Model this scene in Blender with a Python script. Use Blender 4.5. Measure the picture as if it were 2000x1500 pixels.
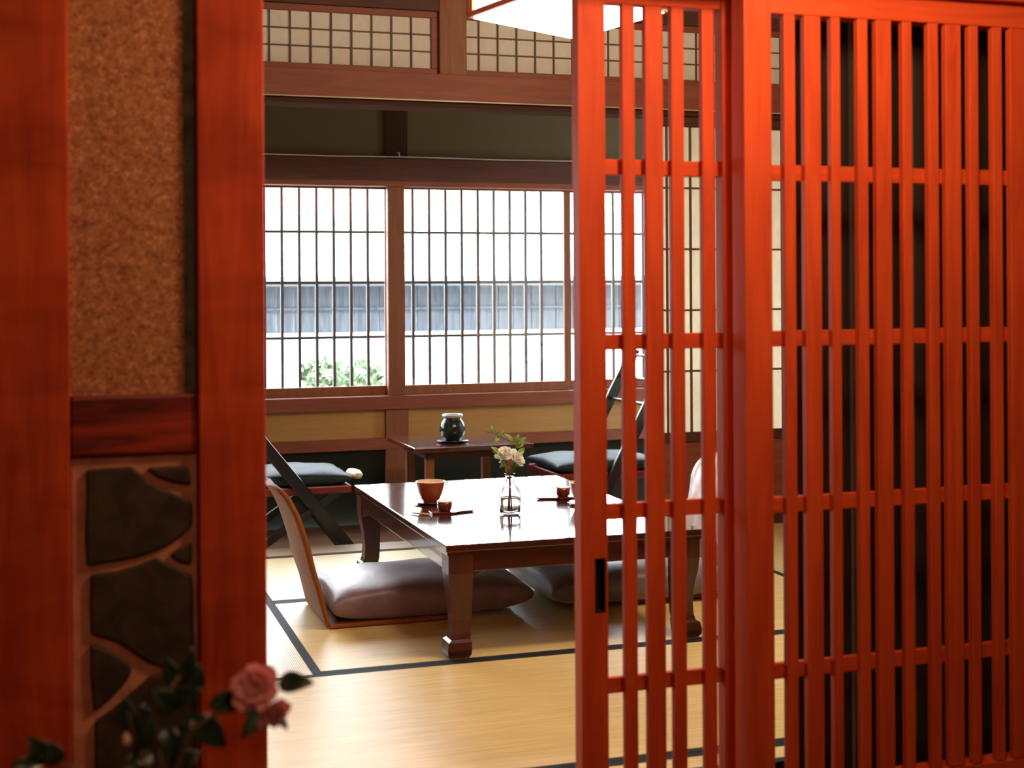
import bpy, bmesh, math, random
from math import sin, cos, tan, atan, radians, pi
from mathutils import Vector, Matrix
random.seed(7)
sc = bpy.context.scene
col = sc.collection
for o in list(bpy.data.objects): bpy.data.objects.remove(o)

# ---------------------------------------------------------------- camera
H = 1.107; FPX = 2719.0; YAW = atan(880/2719); ROLL = 0.006; PY = 566.0
cam_d = bpy.data.cameras.new('camera'); cam = bpy.data.objects.new('camera', cam_d); col.objects.link(cam)
cam_d.sensor_width = 36; cam_d.lens = FPX/2000*36
cam_d.shift_y = -(750-PY)/2000
cam.matrix_world = Matrix.Translation((0,0,H)) @ Matrix.Rotation(-YAW,4,'Z') @ Matrix.Rotation(pi/2,4,'X') @ Matrix.Rotation(-ROLL,4,'Z')
cam_d.dof.use_dof = True; cam_d.dof.focus_distance = 5.2; cam_d.dof.aperture_fstop = 3.8
cam_d.clip_start = 0.05
sc.camera = cam
sc.view_settings.view_transform = 'Standard'; sc.view_settings.look = 'None'
sc.view_settings.gamma = 1; sc.view_settings.use_curve_mapping = False
sc.view_settings.exposure = 0.0

# ---------------------------------------------------------------- daylight, lamps and fill lights
w = bpy.data.worlds.new('overcast_sky'); sc.world = w; w.use_nodes = True
bg = w.node_tree.nodes['Background']; bg.inputs[0].default_value = (0.86,0.94,1.0,1); bg.inputs[1].default_value = 20.0
def lamp(name, kind, loc, energy, color, size=0.2, rot=None, sy=None):
    d = bpy.data.lights.new(name, kind); o = bpy.data.objects.new(name, d); col.objects.link(o)
    o.location = loc; d.energy = energy; d.color = color
    if kind == 'AREA':
        d.size = size
        if sy: d.shape = 'RECTANGLE'; d.size_y = sy
    elif kind == 'SUN': d.angle = size
    else: d.shadow_soft_size = size
    if rot: o.rotation_euler = rot
    return o
p = lamp('window_portal', 'AREA', (2.4,7.32,1.12), 1, (1,1,1), 6.4, (-pi/2,0,0), 1.15)
p.data.cycles.is_portal = True
# the warm lamp of the entrance hall, above and before the lattice
lamp('hall_lamp', 'POINT', (1.35,1.95,1.92), 58, (1.0,0.60,0.36), 0.14)
lamp('hall_fill', 'POINT', (0.45,0.55,1.98), 24, (1.0,0.58,0.34), 0.14)  # added fill light for the left posts and the camellia, no fixture
# added fill light, out of view, brightening the near tatami and the transoms
lamp('room_fill', 'POINT', (2.3,3.45,2.2), 95, (1.0,0.80,0.52), 0.18)

# ---------------------------------------------------------------- pixel measurements to places on real planes
def _ray(px, py):
    x = px-1000; y = py-PY
    a = x*cos(ROLL)-y*sin(ROLL); b = x*sin(ROLL)+y*cos(ROLL)
    return Vector((sin(YAW)*FPX+cos(YAW)*a, cos(YAW)*FPX-sin(YAW)*a, -b))
def at(px, py, Y):
    r = _ray(px,py); t = Y/r.y
    return Vector((r.x*t, Y, H+r.z*t))
def atx(px, Y, py=750): return at(px,py,Y).x
def atz(py, Y, px=800): return at(px,py,Y).z

# ---------------------------------------------------------------- materials
def newmat(name):
    m = bpy.data.materials.new(name); m.use_nodes = True
    return m, m.node_tree.nodes, m.node_tree.links, m.node_tree.nodes['Principled BSDF']
def plain(name, c, rough=0.5, metal=0, spec=0.5, coat=0, sheen=0, trans=0, emit=None, es=0, ior=1.45):
    m,n,l,b = newmat(name)
    b.inputs['Base Color'].default_value = (*c,1); b.inputs['Roughness'].default_value = rough
    b.inputs['Metallic'].default_value = metal; b.inputs['Specular IOR Level'].default_value = spec
    b.inputs['Coat Weight'].default_value = coat; b.inputs['Sheen Weight'].default_value = sheen
    b.inputs['Transmission Weight'].default_value = trans; b.inputs['IOR'].default_value = ior
    if emit: b.inputs['Emission Color'].default_value = (*emit,1); b.inputs['Emission Strength'].default_value = es
    return m
def mapped(n, l, scale, rot=(0,0,0)):
    tc = n.new('ShaderNodeTexCoord'); mp = n.new('ShaderNodeMapping')
    l.new(tc.outputs['Object'], mp.inputs[0]); mp.inputs['Scale'].default_value = scale; mp.inputs['Rotation'].default_value = rot
    return mp.outputs[0]
def ramp(n, l, fac, stops):
    r = n.new('ShaderNodeValToRGB'); l.new(fac, r.inputs[0])
    e = r.color_ramp.elements
    while len(e) < len(stops): e.new(0.5)
    for k,(p,c) in enumerate(stops): e[k].position = p; e[k].color = (*c,1)
    return r.outputs[0]
def noise(n, l, vec, scale, detail=4, rough=0.55, dist=0):
    t = n.new('ShaderNodeTexNoise'); l.new(vec, t.inputs['Vector'])
    t.inputs['Scale'].default_value = scale; t.inputs['Detail'].default_value = detail
    t.inputs['Roughness'].default_value = rough; t.inputs['Distortion'].default_value = dist
    return t.outputs['Fac']
def bump(n, l, b, fac, strength, dist=0.002):
    u = n.new('ShaderNodeBump'); l.new(fac, u.inputs['Height']); u.inputs['Strength'].default_value = strength; u.inputs['Distance'].default_value = dist
    l.new(u.outputs[0], b.inputs['Normal'])
def wood(name, c1, c2, axis='Z', rough=0.45, spec=0.5, coat=0, scale=1.0, contrast=0.25):
    m,n,l,b = newmat(name)
    s = {'X':(1.2,14,14),'Y':(14,1.2,14),'Z':(14,14,1.2)}[axis]
    v = mapped(n,l,tuple(k*scale for k in s))
    f = noise(n,l,v,2.2,5,0.6,0.9)
    c = ramp(n,l,f,[(0.5-contrast,c1),(0.5+contrast,c2)])
    l.new(c, b.inputs['Base Color']); b.inputs['Roughness'].default_value = rough
    b.inputs['Specular IOR Level'].default_value = spec; b.inputs['Coat Weight'].default_value = coat
    bump(n,l,b,f,0.12)
    return m
RED1,RED2 = (0.34,0.035,0.008),(0.62,0.085,0.018)
M = {}
M['red_z'] = wood('red_stained_wood_upright', RED1, RED2, 'Z', 0.62, spec=0.18, contrast=0.3)
M['red_x'] = wood('red_stained_wood_rail', RED1, RED2, 'X', 0.62, spec=0.18, contrast=0.3)
def figured(key):
    m = M[key]; n = m.node_tree.nodes; l = m.node_tree.links; b = n['Principled BSDF']
    src = b.inputs['Base Color'].links[0].from_socket
    f = noise(n,l,mapped(n,l,(2.5,2.5,6),(0.0,0.55,0)),1.3,3,0.5,0.8)
    c = ramp(n,l,f,[(0.36,(0.74,0.66,0.6)),(0.60,(1,1,1))])
    mx = n.new('ShaderNodeMix'); mx.data_type='RGBA'; mx.blend_type='MULTIPLY'; mx.inputs[0].default_value=1
    l.new(src,mx.inputs[6]); l.new(c,mx.inputs[7]); l.new(mx.outputs[2],b.inputs['Base Color'])
M['red_post'] = wood('red_stained_post_wood', RED1, RED2, 'Z', 0.62, spec=0.18, contrast=0.3)
figured('red_post')
M['red_dark_x'] = wood('dark_red_wood_rail', (0.08,0.006,0.003),(0.36,0.035,0.012), 'X', 0.4, contrast=0.16)
M['brown_x'] = wood('brown_timber_beam', (0.17,0.046,0.024),(0.27,0.082,0.042), 'X', 0.55, spec=0.3)
M['brown_z'] = wood('brown_timber_post', (0.17,0.060,0.026),(0.27,0.10,0.042), 'Z', 0.55, spec=0.3)
M['dark_x'] = wood('dark_timber_beam', (0.055,0.018,0.011),(0.10,0.034,0.02), 'X', 0.6, spec=0.3)
M['dark_z'] = wood('dark_timber_post', (0.028,0.014,0.007),(0.055,0.026,0.013), 'Z', 0.7, spec=0.1)
M['groove'] = plain('dull_brown_groove', (0.07,0.035,0.025), 1.0, spec=0.0)
M['board'] = wood('dark_floor_board', (0.09,0.04,0.018),(0.16,0.075,0.035), 'X', 0.35)
M['ceil'] = wood('ceiling_board', (0.16,0.08,0.04),(0.24,0.13,0.07), 'Y', 0.6)
M['sill'] = wood('pale_sill_wood', (0.36,0.27,0.18),(0.5,0.4,0.28), 'X', 0.35)
M['ochre'] = wood('ochre_wood_panel', (0.33,0.18,0.045),(0.43,0.24,0.065), 'X', 0.55)
M['lacquer'] = wood('dark_lacquered_wood', (0.032,0.009,0.006),(0.085,0.021,0.013), 'X', 0.12, spec=0.6, coat=0.5)
M['lacquer_z'] = wood('dark_lacquered_leg_wood', (0.035,0.010,0.006),(0.085,0.021,0.013), 'Z', 0.3, spec=0.5, coat=0.2)
M['ply'] = wood('bent_plywood', (0.19,0.062,0.014),(0.30,0.105,0.025), 'Z', 0.6, spec=0.25)
M['black'] = plain('black_lacquer', (0.012,0.012,0.014), 0.25, spec=0.6)
M['blackmat'] = plain('black_metal', (0.02,0.02,0.02), 0.5, metal=0.3)
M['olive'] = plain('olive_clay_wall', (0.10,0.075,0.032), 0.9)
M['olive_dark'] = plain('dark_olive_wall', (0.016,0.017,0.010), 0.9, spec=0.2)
M['hallwall'] = plain('hall_clay_wall', (0.20,0.08,0.035), 0.9)
M['darkwall'] = plain('dark_stained_board', (0.030,0.016,0.009), 0.8)
M['slat_grey'] = plain('grey_green_weathered_strip', (0.11,0.085,0.05), 0.7)
M['muntin'] = plain('dark_muntin_wood', (0.045,0.035,0.032), 0.5)
M['muntin_brown'] = plain('brown_muntin_wood', (0.10,0.055,0.03), 0.6)
M['wire'] = plain('steel_wire', (0.75,0.75,0.72), 0.3, metal=0.6)
def paper(name, c, tr=0.5):
    m,n,l,b = newmat(name)
    out = n['Material Output']; mix = n.new('ShaderNodeMixShader'); t = n.new('ShaderNodeBsdfTranslucent')
    f = noise(n,l,mapped(n,l,(9,9,3)),6,5)
    cc = ramp(n,l,f,[(0.3,tuple(k*0.9 for k in c)),(0.7,c)])
    l.new(cc,b.inputs['Base Color']); l.new(cc,t.inputs[0]); b.inputs['Roughness'].default_value = 0.9
    mix.inputs[0].default_value = tr; l.new(b.outputs[0],mix.inputs[1]); l.new(t.outputs[0],mix.inputs[2]); l.new(mix.outputs[0],out.inputs[0])
    return m
M['paper'] = paper('shoji_paper', (0.86,0.80,0.66), 0.55)
M['paper_grey'] = paper('transom_paper', (0.80,0.75,0.66), 0.3)
M['lamp_paper'] = plain('lit_lamp_paper', (0.9,0.86,0.8), 0.8, emit=(1.0,0.93,0.82), es=10.0)
# plaster with straw flecks
def plaster():
    m,n,l,b = newmat('flecked_brown_plaster')
    v = mapped(n,l,(1,1,1))
    f1 = noise(n,l,v,60,6,0.75,0.8); f2 = noise(n,l,mapped(n,l,(1,1,1.3),(0.4,0.5,0.2)),120,4,0.6,1.5)
    mul = n.new('ShaderNodeMath'); mul.operation='ADD'; l.new(f1,mul.inputs[0]); l.new(f2,mul.inputs[1])
    dv = n.new('ShaderNodeMath'); dv.operation='MULTIPLY'; l.new(mul.outputs[0],dv.inputs[0]); dv.inputs[1].default_value=0.5
    c = ramp(n,l,dv.outputs[0],[(0.38,(0.12,0.035,0.014)),(0.47,(0.36,0.125,0.042)),(0.54,(0.46,0.18,0.065)),(0.62,(0.75,0.38,0.18))])
    l.new(c,b.inputs['Base Color']); b.inputs['Roughness'].default_value=0.85; bump(n,l,b,dv.outputs[0],0.6,0.004)
    return m
M['plaster'] = plaster()
def mottled(name, c1, c2, sc_, rough=0.8, bs=0.4):
    m,n,l,b = newmat(name); f = noise(n,l,mapped(n,l,(1,1,1)),sc_,6,0.6,0.5)
    l.new(ramp(n,l,f,[(0.35,c1),(0.65,c2)]),b.inputs['Base Color']); b.inputs['Roughness'].default_value=rough; bump(n,l,b,f,bs,0.004)
    return m
M['stone'] = mottled('dark_flagstone', (0.016,0.009,0.004),(0.050,0.026,0.010), 22, 0.7)
M['mortar'] = mottled('brown_pink_mortar', (0.40,0.15,0.08),(0.58,0.24,0.13), 18, 0.9)
M['greenstrip'] = mottled('dark_green_grey_strip', (0.05,0.048,0.026),(0.14,0.12,0.07), 25, 0.85)
def tatami(name, c1, c2, along):
    m,n,l,b = newmat(name)
    w1 = n.new('ShaderNodeTexWave'); l.new(mapped(n,l,(1,1,1)), w1.inputs['Vector']); w1.bands_direction = 'Y' if along=='X' else 'X'
    w1.inputs['Scale'].default_value = 55; w1.inputs['Distortion'].default_value = 0.6; w1.inputs['Detail'].default_value = 1
    s = (2.2,60,1) if along=='X' else (60,2.2,1)
    f = noise(n,l,mapped(n,l,s),1.6,5,0.65)
    l.new(ramp(n,l,f,[(0.32,c1),(0.62,c2)]),b.inputs['Base Color'])
    b.inputs['Roughness'].default_value = 0.37; b.inputs['Specular IOR Level'].default_value = 0.8
    ad = n.new('ShaderNodeMath'); ad.operation='ADD'; l.new(w1.outputs['Fac'],ad.inputs[0]); l.new(f,ad.inputs[1])
    bump(n,l,b,ad.outputs[0],0.22,0.002)
    return m
M['tatami_x'] = tatami('woven_rush_crosswise', (0.66,0.48,0.165),(0.86,0.67,0.30), 'X')
M['tatami_y'] = tatami('woven_rush_lengthwise', (0.56,0.40,0.17),(0.74,0.57,0.28), 'Y')
M['heri'] = plain('dark_tatami_border_cloth', (0.015,0.018,0.024), 0.7, spec=0.2)
def satin(name, c1, c2, rough=0.45):
    m,n,l,b = newmat(name); f = noise(n,l,mapped(n,l,(1,1,1)),9,5,0.6,0.6)
    l.new(ramp(n,l,f,[(0.3,c1),(0.7,c2)]),b.inputs['Base Color']); b.inputs['Roughness'].default_value=rough
    b.inputs['Sheen Weight'].default_value=0.3; bump(n,l,b,f,0.25,0.01)
    return m
M['mauve'] = satin('mauve_satin', (0.16,0.105,0.135),(0.24,0.165,0.20), 0.42)
M['slateblue'] = satin('slate_mauve_satin', (0.13,0.11,0.135),(0.21,0.18,0.215), 0.42)
M['bluecush'] = satin('blue_black_satin', (0.010,0.022,0.030),(0.020,0.038,0.050), 0.62)
M['bluecush'].node_tree.nodes['Principled BSDF'].inputs['Specular IOR Level'].default_value = 0.25; M['bluecush'].node_tree.nodes['Principled BSDF'].inputs['Sheen Weight'].default_value = 0.0
M['cover'] = satin('pale_pink_satin', (0.62,0.44,0.43),(0.85,0.70,0.70), 0.3)
M['redframe'] = plain('red_brown_frame', (0.16,0.018,0.012), 0.35)
M['cream'] = plain('cream_cloth', (0.75,0.60,0.45), 0.6)
M['terra'] = mottled('terracotta_glaze', (0.30,0.065,0.028),(0.40,0.10,0.045), 30, 0.3, 0.1)
M['terra_in'] = plain('pale_cup_glaze', (0.80,0.55,0.36), 0.25)
M['darkred'] = plain('dark_red_lacquer', (0.15,0.025,0.016), 0.2, coat=0.5)
M['white'] = plain('white_porcelain', (0.85,0.83,0.80), 0.2)
M['potglaze'] = mottled('blue_black_glaze', (0.010,0.014,0.018),(0.03,0.045,0.055), 40, 0.14, 0.05)
M['potrim'] = plain('grey_rim_glaze', (0.35,0.33,0.32), 0.2)
M['glass'] = plain('clear_glass', (1,1,1), 0.02, trans=1.0, ior=1.45)
M['water'] = plain('water', (1,1,1), 0.0, trans=1.0, ior=1.33)
M['petal_w'] = paper('white_petal', (0.98,0.97,0.90), 0.5)
M['petal_p'] = paper('pink_petal', (1.0,0.52,0.50), 0.35)
M['stamen'] = plain('yellow_stamen', (0.85,0.55,0.08), 0.6)
M['leaf_l'] = mottled('bright_green_leaf', (0.13,0.24,0.035),(0.28,0.42,0.08), 30, 0.4, 0.1)
M['leaf_g'] = plain('garden_leaf', (0.05,0.085,0.03), 0.7)
M['leaf_d'] = mottled('dark_green_leaf', (0.010,0.030,0.014),(0.028,0.060,0.030), 25, 0.3, 0.1)
M['stem'] = plain('brown_stem', (0.12,0.07,0.03), 0.7)
M['bamboo'] = plain('pale_bamboo', (0.6,0.5,0.3), 0.5)
M['lampwood'] = plain('orange_lamp_wood', (0.62,0.16,0.05), 0.5)
M['wplaster'] = plain('white_garden_plaster', (0.85,0.85,0.83), 0.9)
M['planks'] = wood('weathered_blue_grey_planks', (0.020,0.025,0.032),(0.045,0.053,0.065), 'Z', 0.8, scale=1.0, contrast=0.12)
M['tile'] = plain('grey_coping_tile', (0.045,0.05,0.055), 0.6)
M['gravel'] = mottled('pale_gravel', (0.4,0.4,0.38),(0.6,0.6,0.57), 60, 0.9)

# ---------------------------------------------------------------- mesh helpers (world coordinates; parts are re-based on their thing)
def box(bm, x0,x1,y0,y1,z0,z1, mi=0):
    vs = [bm.verts.new((x,y,z)) for z in (z0,z1) for y in (y0,y1) for x in (x0,x1)]
    for f in ((0,2,3,1),(4,5,7,6),(0,1,5,4),(2,6,7,3),(0,4,6,2),(1,3,7,5)):
        fc = bm.faces.new([vs[i] for i in f]); fc.material_index = mi
def boxes(*bs):
    bm = bmesh.new()
    for b in bs: box(bm,*b)
    return bm
def root_loc(p):
    v = Vector((0,0,0))
    while p is not None: v += p.location; p = p.parent
    return v
def obj(name, bm, mat, parent=None, bevel=0.0, smooth=False, solid=0, sub=0, origin=None):
    off = root_loc(parent)
    if origin is not None: off = Vector(origin)
    elif parent is None:
        xs=[v.co for v in bm.verts]
        off = Vector(((min(c.x for c in xs)+max(c.x for c in xs))/2,(min(c.y for c in xs)+max(c.y for c in xs))/2,min(c.z for c in xs)))
    bmesh.ops.translate(bm, verts=bm.verts, vec=-off)
    bmesh.ops.recalc_face_normals(bm, faces=bm.faces)
    me = bpy.data.meshes.new(name); bm.to_mesh(me); bm.free()
    for m in (mat if isinstance(mat,(list,tuple)) else [mat]): me.materials.append(m)
    o = bpy.data.objects.new(name, me); col.objects.link(o)
    if parent is not None: o.parent = parent
    else: o.location = off
    if solid:
        s = o.modifiers.new('solidify','SOLIDIFY'); s.thickness = solid; s.offset = 0
    if bevel:
        b = o.modifiers.new('bevel','BEVEL'); b.width = bevel; b.segments = 2; b.limit_method='ANGLE'; b.angle_limit=radians(40)
    if sub:
        s = o.modifiers.new('subsurf','SUBSURF'); s.levels = sub; s.render_levels = sub
    if smooth:
        for f in me.polygons: f.use_smooth = True
    return o
def thing(name, label, cat, loc, group=None, kind=None):
    o = bpy.data.objects.new(name, None); col.objects.link(o); o.location = loc; o.empty_display_size = 0.05
    if label: o['label'] = label; o['category'] = cat
    if group: o['group'] = group
    if kind: o['kind'] = kind
    return o
def tag(o, label, cat, group=None):
    o['label'] = label; o['category'] = cat
    if group: o['group'] = group
    return o
def struct(name, bm, mat, parent=None, **k):
    o = obj(name, bm, mat, parent, **k)
    if parent is None: o['kind'] = 'structure'
    return o
def tube(bm, pts, r, seg=8, mi=0):
    pts = [Vector(p) for p in pts]; rings = []
    for i,p in enumerate(pts):
        d = (pts[min(i+1,len(pts)-1)]-pts[max(i-1,0)]).normalized()
        a = d.orthogonal().normalized() if i == 0 else (pa - d*pa.dot(d)).normalized()
        pa = a; b = d.cross(a); rr = r[i] if isinstance(r,(list,tuple)) else r
        rings.append([bm.verts.new(p+(a*cos(2*pi*k/seg)+b*sin(2*pi*k/seg))*rr) for k in range(seg)])
    for i in range(len(rings)-1):
        for k in range(seg):
            f = bm.faces.new((rings[i][k],rings[i][(k+1)%seg],rings[i+1][(k+1)%seg],rings[i+1][k])); f.material_index = mi
    bm.faces.new(rings[0][::-1]).material_index = mi; bm.faces.new(rings[-1]).material_index = mi
def bar(bm, p0, p1, w_, h_, up=Vector((0,1,0))):
    """rectangular bar from p0 to p1; w_ across 'up', h_ along the third direction"""
    p0=Vector(p0); p1=Vector(p1); d=(p1-p0).normalized(); u=(up-d*up.dot(d)).normalized(); v=d.cross(u)
    q=[]
    for p in (p0,p1):
        for s,t in ((-1,-1),(1,-1),(1,1),(-1,1)): q.append(bm.verts.new(p+u*s*w_/2+v*t*h_/2))
    for f in ((0,1,2,3),(7,6,5,4),(0,4,5,1),(1,5,6,2),(2,6,7,3),(3,7,4,0)): bm.faces.new([q[i] for i in f])
def lathe(bm, c, prof, seg=40, mi=0, closed=False):
    rings=[]
    for r,z in prof:
        if r < 1e-6: rings.append([bm.verts.new((c[0],c[1],c[2]+z))])
        else: rings.append([bm.verts.new((c[0]+r*cos(2*pi*k/seg),c[1]+r*sin(2*pi*k/seg),c[2]+z)) for k in range(seg)])
    n=len(rings)
    for i in range(n-1 if not closed else n):
        A,B=rings[i],rings[(i+1)%n]
        for k in range(seg):
            k2=(k+1)%seg
            if len(A)==1 and len(B)==1: continue
            vs=[A[0],B[k2],B[k]] if len(A)==1 else ([A[k],A[k2],B[0]] if len(B)==1 else [A[k],A[k2],B[k2],B[k]])
            f=bm.faces.new(vs); f.material_index=mi
    return bm
def prism(bm, poly, y0, y1, mi=0):
    """poly in (x,z), extruded in y"""
    A=[bm.verts.new((x,y0,z)) for x,z in poly]; B=[bm.verts.new((x,y1,z)) for x,z in poly]; n=len(poly)
    fs=[bm.faces.new(A),bm.faces.new(B[::-1])]
    for i in range(n): fs.append(bm.faces.new((A[i],B[i],B[(i+1)%n],A[(i+1)%n])))
    for f in fs: f.material_index=mi

# ================================================================ SHELL
YD = 2.72                       # plane of the entrance lattice
YS = 5.82; YS2 = 5.98           # sill and lintel between room and veranda
YW = 7.20                       # window wall
struct('floor', boxes((-3.0,5.6,-2.0,2.62,-0.42,-0.36)), M['board'])
struct('floor_room', boxes((-1.3,4.6,2.90,YS,-0.12,-0.052)), M['board'])['kind']='structure'
struct('floor_veranda', boxes(*[(-1.3,5.6,YS2+k*0.122,YS2+(k+1)*0.122-0.003,-0.16,-0.12) for k in range(10)]), M['board'])
struct('ceiling', boxes((-1.3,4.6,2.86,5.84,2.56,2.60)), M['ceil'])
struct('ceiling_veranda', boxes((-1.3,5.6,5.96,7.3,2.46,2.50)), M['ceil'])
struct('ceiling_hall', boxes((-3.0,5.6,-2.0,2.86,2.40,2.46)), M['ceil'])
struct('wall_left', boxes((-1.36,-1.3,2.9,7.3,-0.2,2.6)), M['olive'])
struct('wall_right', boxes((4.6,4.66,2.9,5.9,-0.2,2.6)), M['olive'])
struct('wall_veranda_right', boxes((5.6,5.66,5.9,7.3,-0.2,2.6)), M['olive'])
struct('wall_hall_left', boxes((-3.06,-3.0,-2.0,2.8,-0.42,2.46)), M['hallwall'])
struct('wall_hall_right', boxes((5.6,5.66,-2.0,2.9,-0.42,2.46)), M['hallwall'])
struct('wall_hall_back', boxes((-3.0,5.6,-2.06,-2.0,-0.42,2.46)), M['hallwall'])
# raised threshold under the lattice
struct('trim_1', boxes((-3.0,5.6,2.62,2.90,-0.42,-0.04)), M['dark_x'])

# ---- front wall left of the doorway: posts, flecked plaster, flagstone dado
YP = 2.55
xa = atx(136,YP); xb = atx(387,YP); xc = atx(519,YP)
struct('trim_post_1', boxes((xa-0.16,xa,YP,YP+0.15,-0.42,2.40)), M['red_post'], bevel=0.004)
struct('trim_post_2', boxes((xb,xc,YP,YP+0.17,-0.42,2.40)), M['red_post'], bevel=0.004)
z_r1 = atz(772,YP,270); z_r0 = atz(890,YP,270)
xg = atx(360,YP+0.02)
struct('wall_front_left', boxes((xa,xg,YP+0.02,YP+0.12,z_r1,2.40)), M['plaster'])
struct('trim_strip_1', boxes((xg,xb,YP+0.026,YP+0.12,z_r1,2.40)), M['greenstrip'])
struct('trim_rail_1', boxes((xa,xb,YP+0.008,YP+0.12,z_r0,z_r1)), M['red_dark_x'], bevel=0.006)
struct('wall_front_far_left', boxes((-3.0,xa-0.16,YP+0.03,YP+0.12,-0.42,2.40)), M['plaster'])
# flagstones set in mortar: one wall mesh
bm = bmesh.new(); box(bm, xa,xb,YP+0.02,YP+0.12,-0.42,z_r0,1)
stones = [[(169,918),(257,912),(275,926),(289,941),(312,953),(337,963),(375,981),(377,1005),(375,1029),(356,1046),(332,1062),(305,1075),(278,1084),(250,1091),(210,1098),(170,1104),(167,1050),(169,980)],
 [(289,915),(330,911),(369,912),(374,947),(355,944),(337,941),(322,936),(308,931)],
 [(332,1083),(352,1071),(375,1062),(376,1080),(375,1101),(363,1100),(353,1098),(342,1091)],
 [(178,1123),(228,1117),(268,1105),(305,1090),(322,1099),(340,1107),(356,1117),(375,1123),(378,1165),(378,1208),(381,1280),(380,1312),(355,1310),(338,1305),(315,1301),(294,1294),(272,1282),(251,1267),(230,1254),(205,1245),(178,1238),(176,1180)],
 [(177,1259),(205,1268),(235,1284),(251,1295),(259,1308),(252,1325),(238,1343),(214,1366),(184,1389),(178,1330)],
 [(186,1410),(218,1388),(251,1359),(275,1338),(294,1321),(315,1318),(338,1321),(362,1326),(384,1330),(386,1420),(383,1560),(190,1560),(186,1480)]]
for s in stones:
    P=[at(x,y,YP+0.012) for x,y in s]; prism(bm,[(q.x,q.z) for q in P],YP+0.010,YP+0.03,0)
struct('wall_front_left_dado', bm, [M['stone'],M['mortar']], bevel=0.004)
# lintel over the doorway and wall above it
zl = atz(13,2.66,2000)
struct('trim_lintel_1', boxes((xc,5.6,2.62,2.86,zl,zl+0.14)), M['red_x'], bevel=0.004)
struct('wall_front_top', boxes((xc,5.6,2.68,2.80,zl+0.14,2.40)), M['hallwall'])
struct('wall_front_gable', boxes((-1.36,5.66,2.80,2.86,2.40,2.66)), M['hallwall'])

# ================================================================ LATTICE PANELS
def lattice(root, x_st0, x_st1, bars, x_end0, x_end1, Y, th_st, th_bar, ztop0, ztop1, zbot, cross, pull=False):
    """bars: list of (x0,x1); every upright, rail and crossbar is its own part"""
    def stile(x0,x1,hole=None):
        if hole is None: obj('stile', boxes((x0,x1,Y,Y+th_st,zbot,ztop1)), M['red_z'], root, bevel=0.003); return
        hx0,hx1,hz0,hz1 = hole
        obj('stile', boxes((x0,hx0,Y,Y+th_st,zbot,ztop1),(hx1,x1,Y,Y+th_st,zbot,ztop1),(hx0,hx1,Y,Y+th_st,zbot,hz0),(hx0,hx1,Y,Y+th_st,hz1,ztop1)), M['red_z'], root)
        pl = boxes((hx0,hx1,Y+0.022,Y+0.026,hz0,hz1))
        q=0.0025
        for b in ((hx0,hx0+q,Y-0.001,Y+0.022,hz0,hz1),(hx1-q,hx1,Y-0.001,Y+0.022,hz0,hz1),(hx0+q,hx1-q,Y-0.001,Y+0.022,hz0,hz0+q),(hx0+q,hx1-q,Y-0.001,Y+0.022,hz1-q,hz1)): box(pl,*b)
        o = obj('door_pull', pl, M['blackmat'], root); o['label'] = 'dark recessed finger pull'
    stile(x_st0,x_st1,pull or None)
    stile(x_end0,x_end1)
    obj('top_rail', boxes((x_st1,x_end0,Y+0.004,Y+th_st-0.004,ztop0,ztop1)), M['red_x'], root, bevel=0.003)
    obj('bottom_rail', boxes((x_st1,x_end0,Y+0.004,Y+th_st-0.004,zbot,zbot+0.08)), M['red_x'], root, bevel=0.003)
    for x0,x1 in bars:
        obj('lattice_bar', boxes((x0,x1,Y+0.004,Y+0.004+th_bar,zbot+0.08,ztop0)), M['red_z'], root, bevel=0.002)
    for z in cross:
        obj('crossbar', boxes((x_st1,x_end0,Y+0.004+th_bar,Y+0.018+th_bar,z-0.017,z+0.017)), M['red_x'], root, bevel=0.002)
YA = 2.735
A = thing('sliding_lattice_door', 'narrow red sliding lattice door standing half open at the doorway, with a dark finger pull', 'door', (atx(1133,YA),YA,0.0))
barsA = [(atx(a,YA),atx(b,YA)) for a,b in ((1220,1245),(1265,1300),(1316,1341),(1376,1400))]
hz1 = atz(1090,YA,1172); hz0 = atz(1196,YA,1172)
lattice(A, atx(1133,YA,750),atx(1185,YA,750), barsA, atx(1414,YA),atx(1450,YA), YA,0.040,0.018, atz(14,YA,1330),zl,-0.04,
        [atz(y,YA,1300) for y in (327,667,997,1335)], (atx(1162,YA,1140),atx(1183,YA,1140),hz0,hz1))
YB = 2.640
B = thing('fixed_lattice_screen', 'wide red lattice screen filling the right third, in front of a dark wall', 'screen', (atx(1458,YB),YB,0.0))
barsB = []
for a,b in ((1536,1562),(1576,1612),(1628,1650),(1680,1704),(1716,1750),(1768,1790),(1818,1842),(1852,1886),(1898,1920),(1944,1966),(1978,2012),(2030,2052),(2080,2104),(2116,2150)):
    barsB.append((atx(a+1,YB),atx(b-3,YB)))
lattice(B, atx(1457,YB),atx(1511,YB), barsB, atx(2175,YB),atx(2220,YB), YB,0.060,0.018, atz(40,YB,1750),zl,-0.04,
        [atz(y,YB,1750) for y in (341,658,976,1294)])
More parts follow.
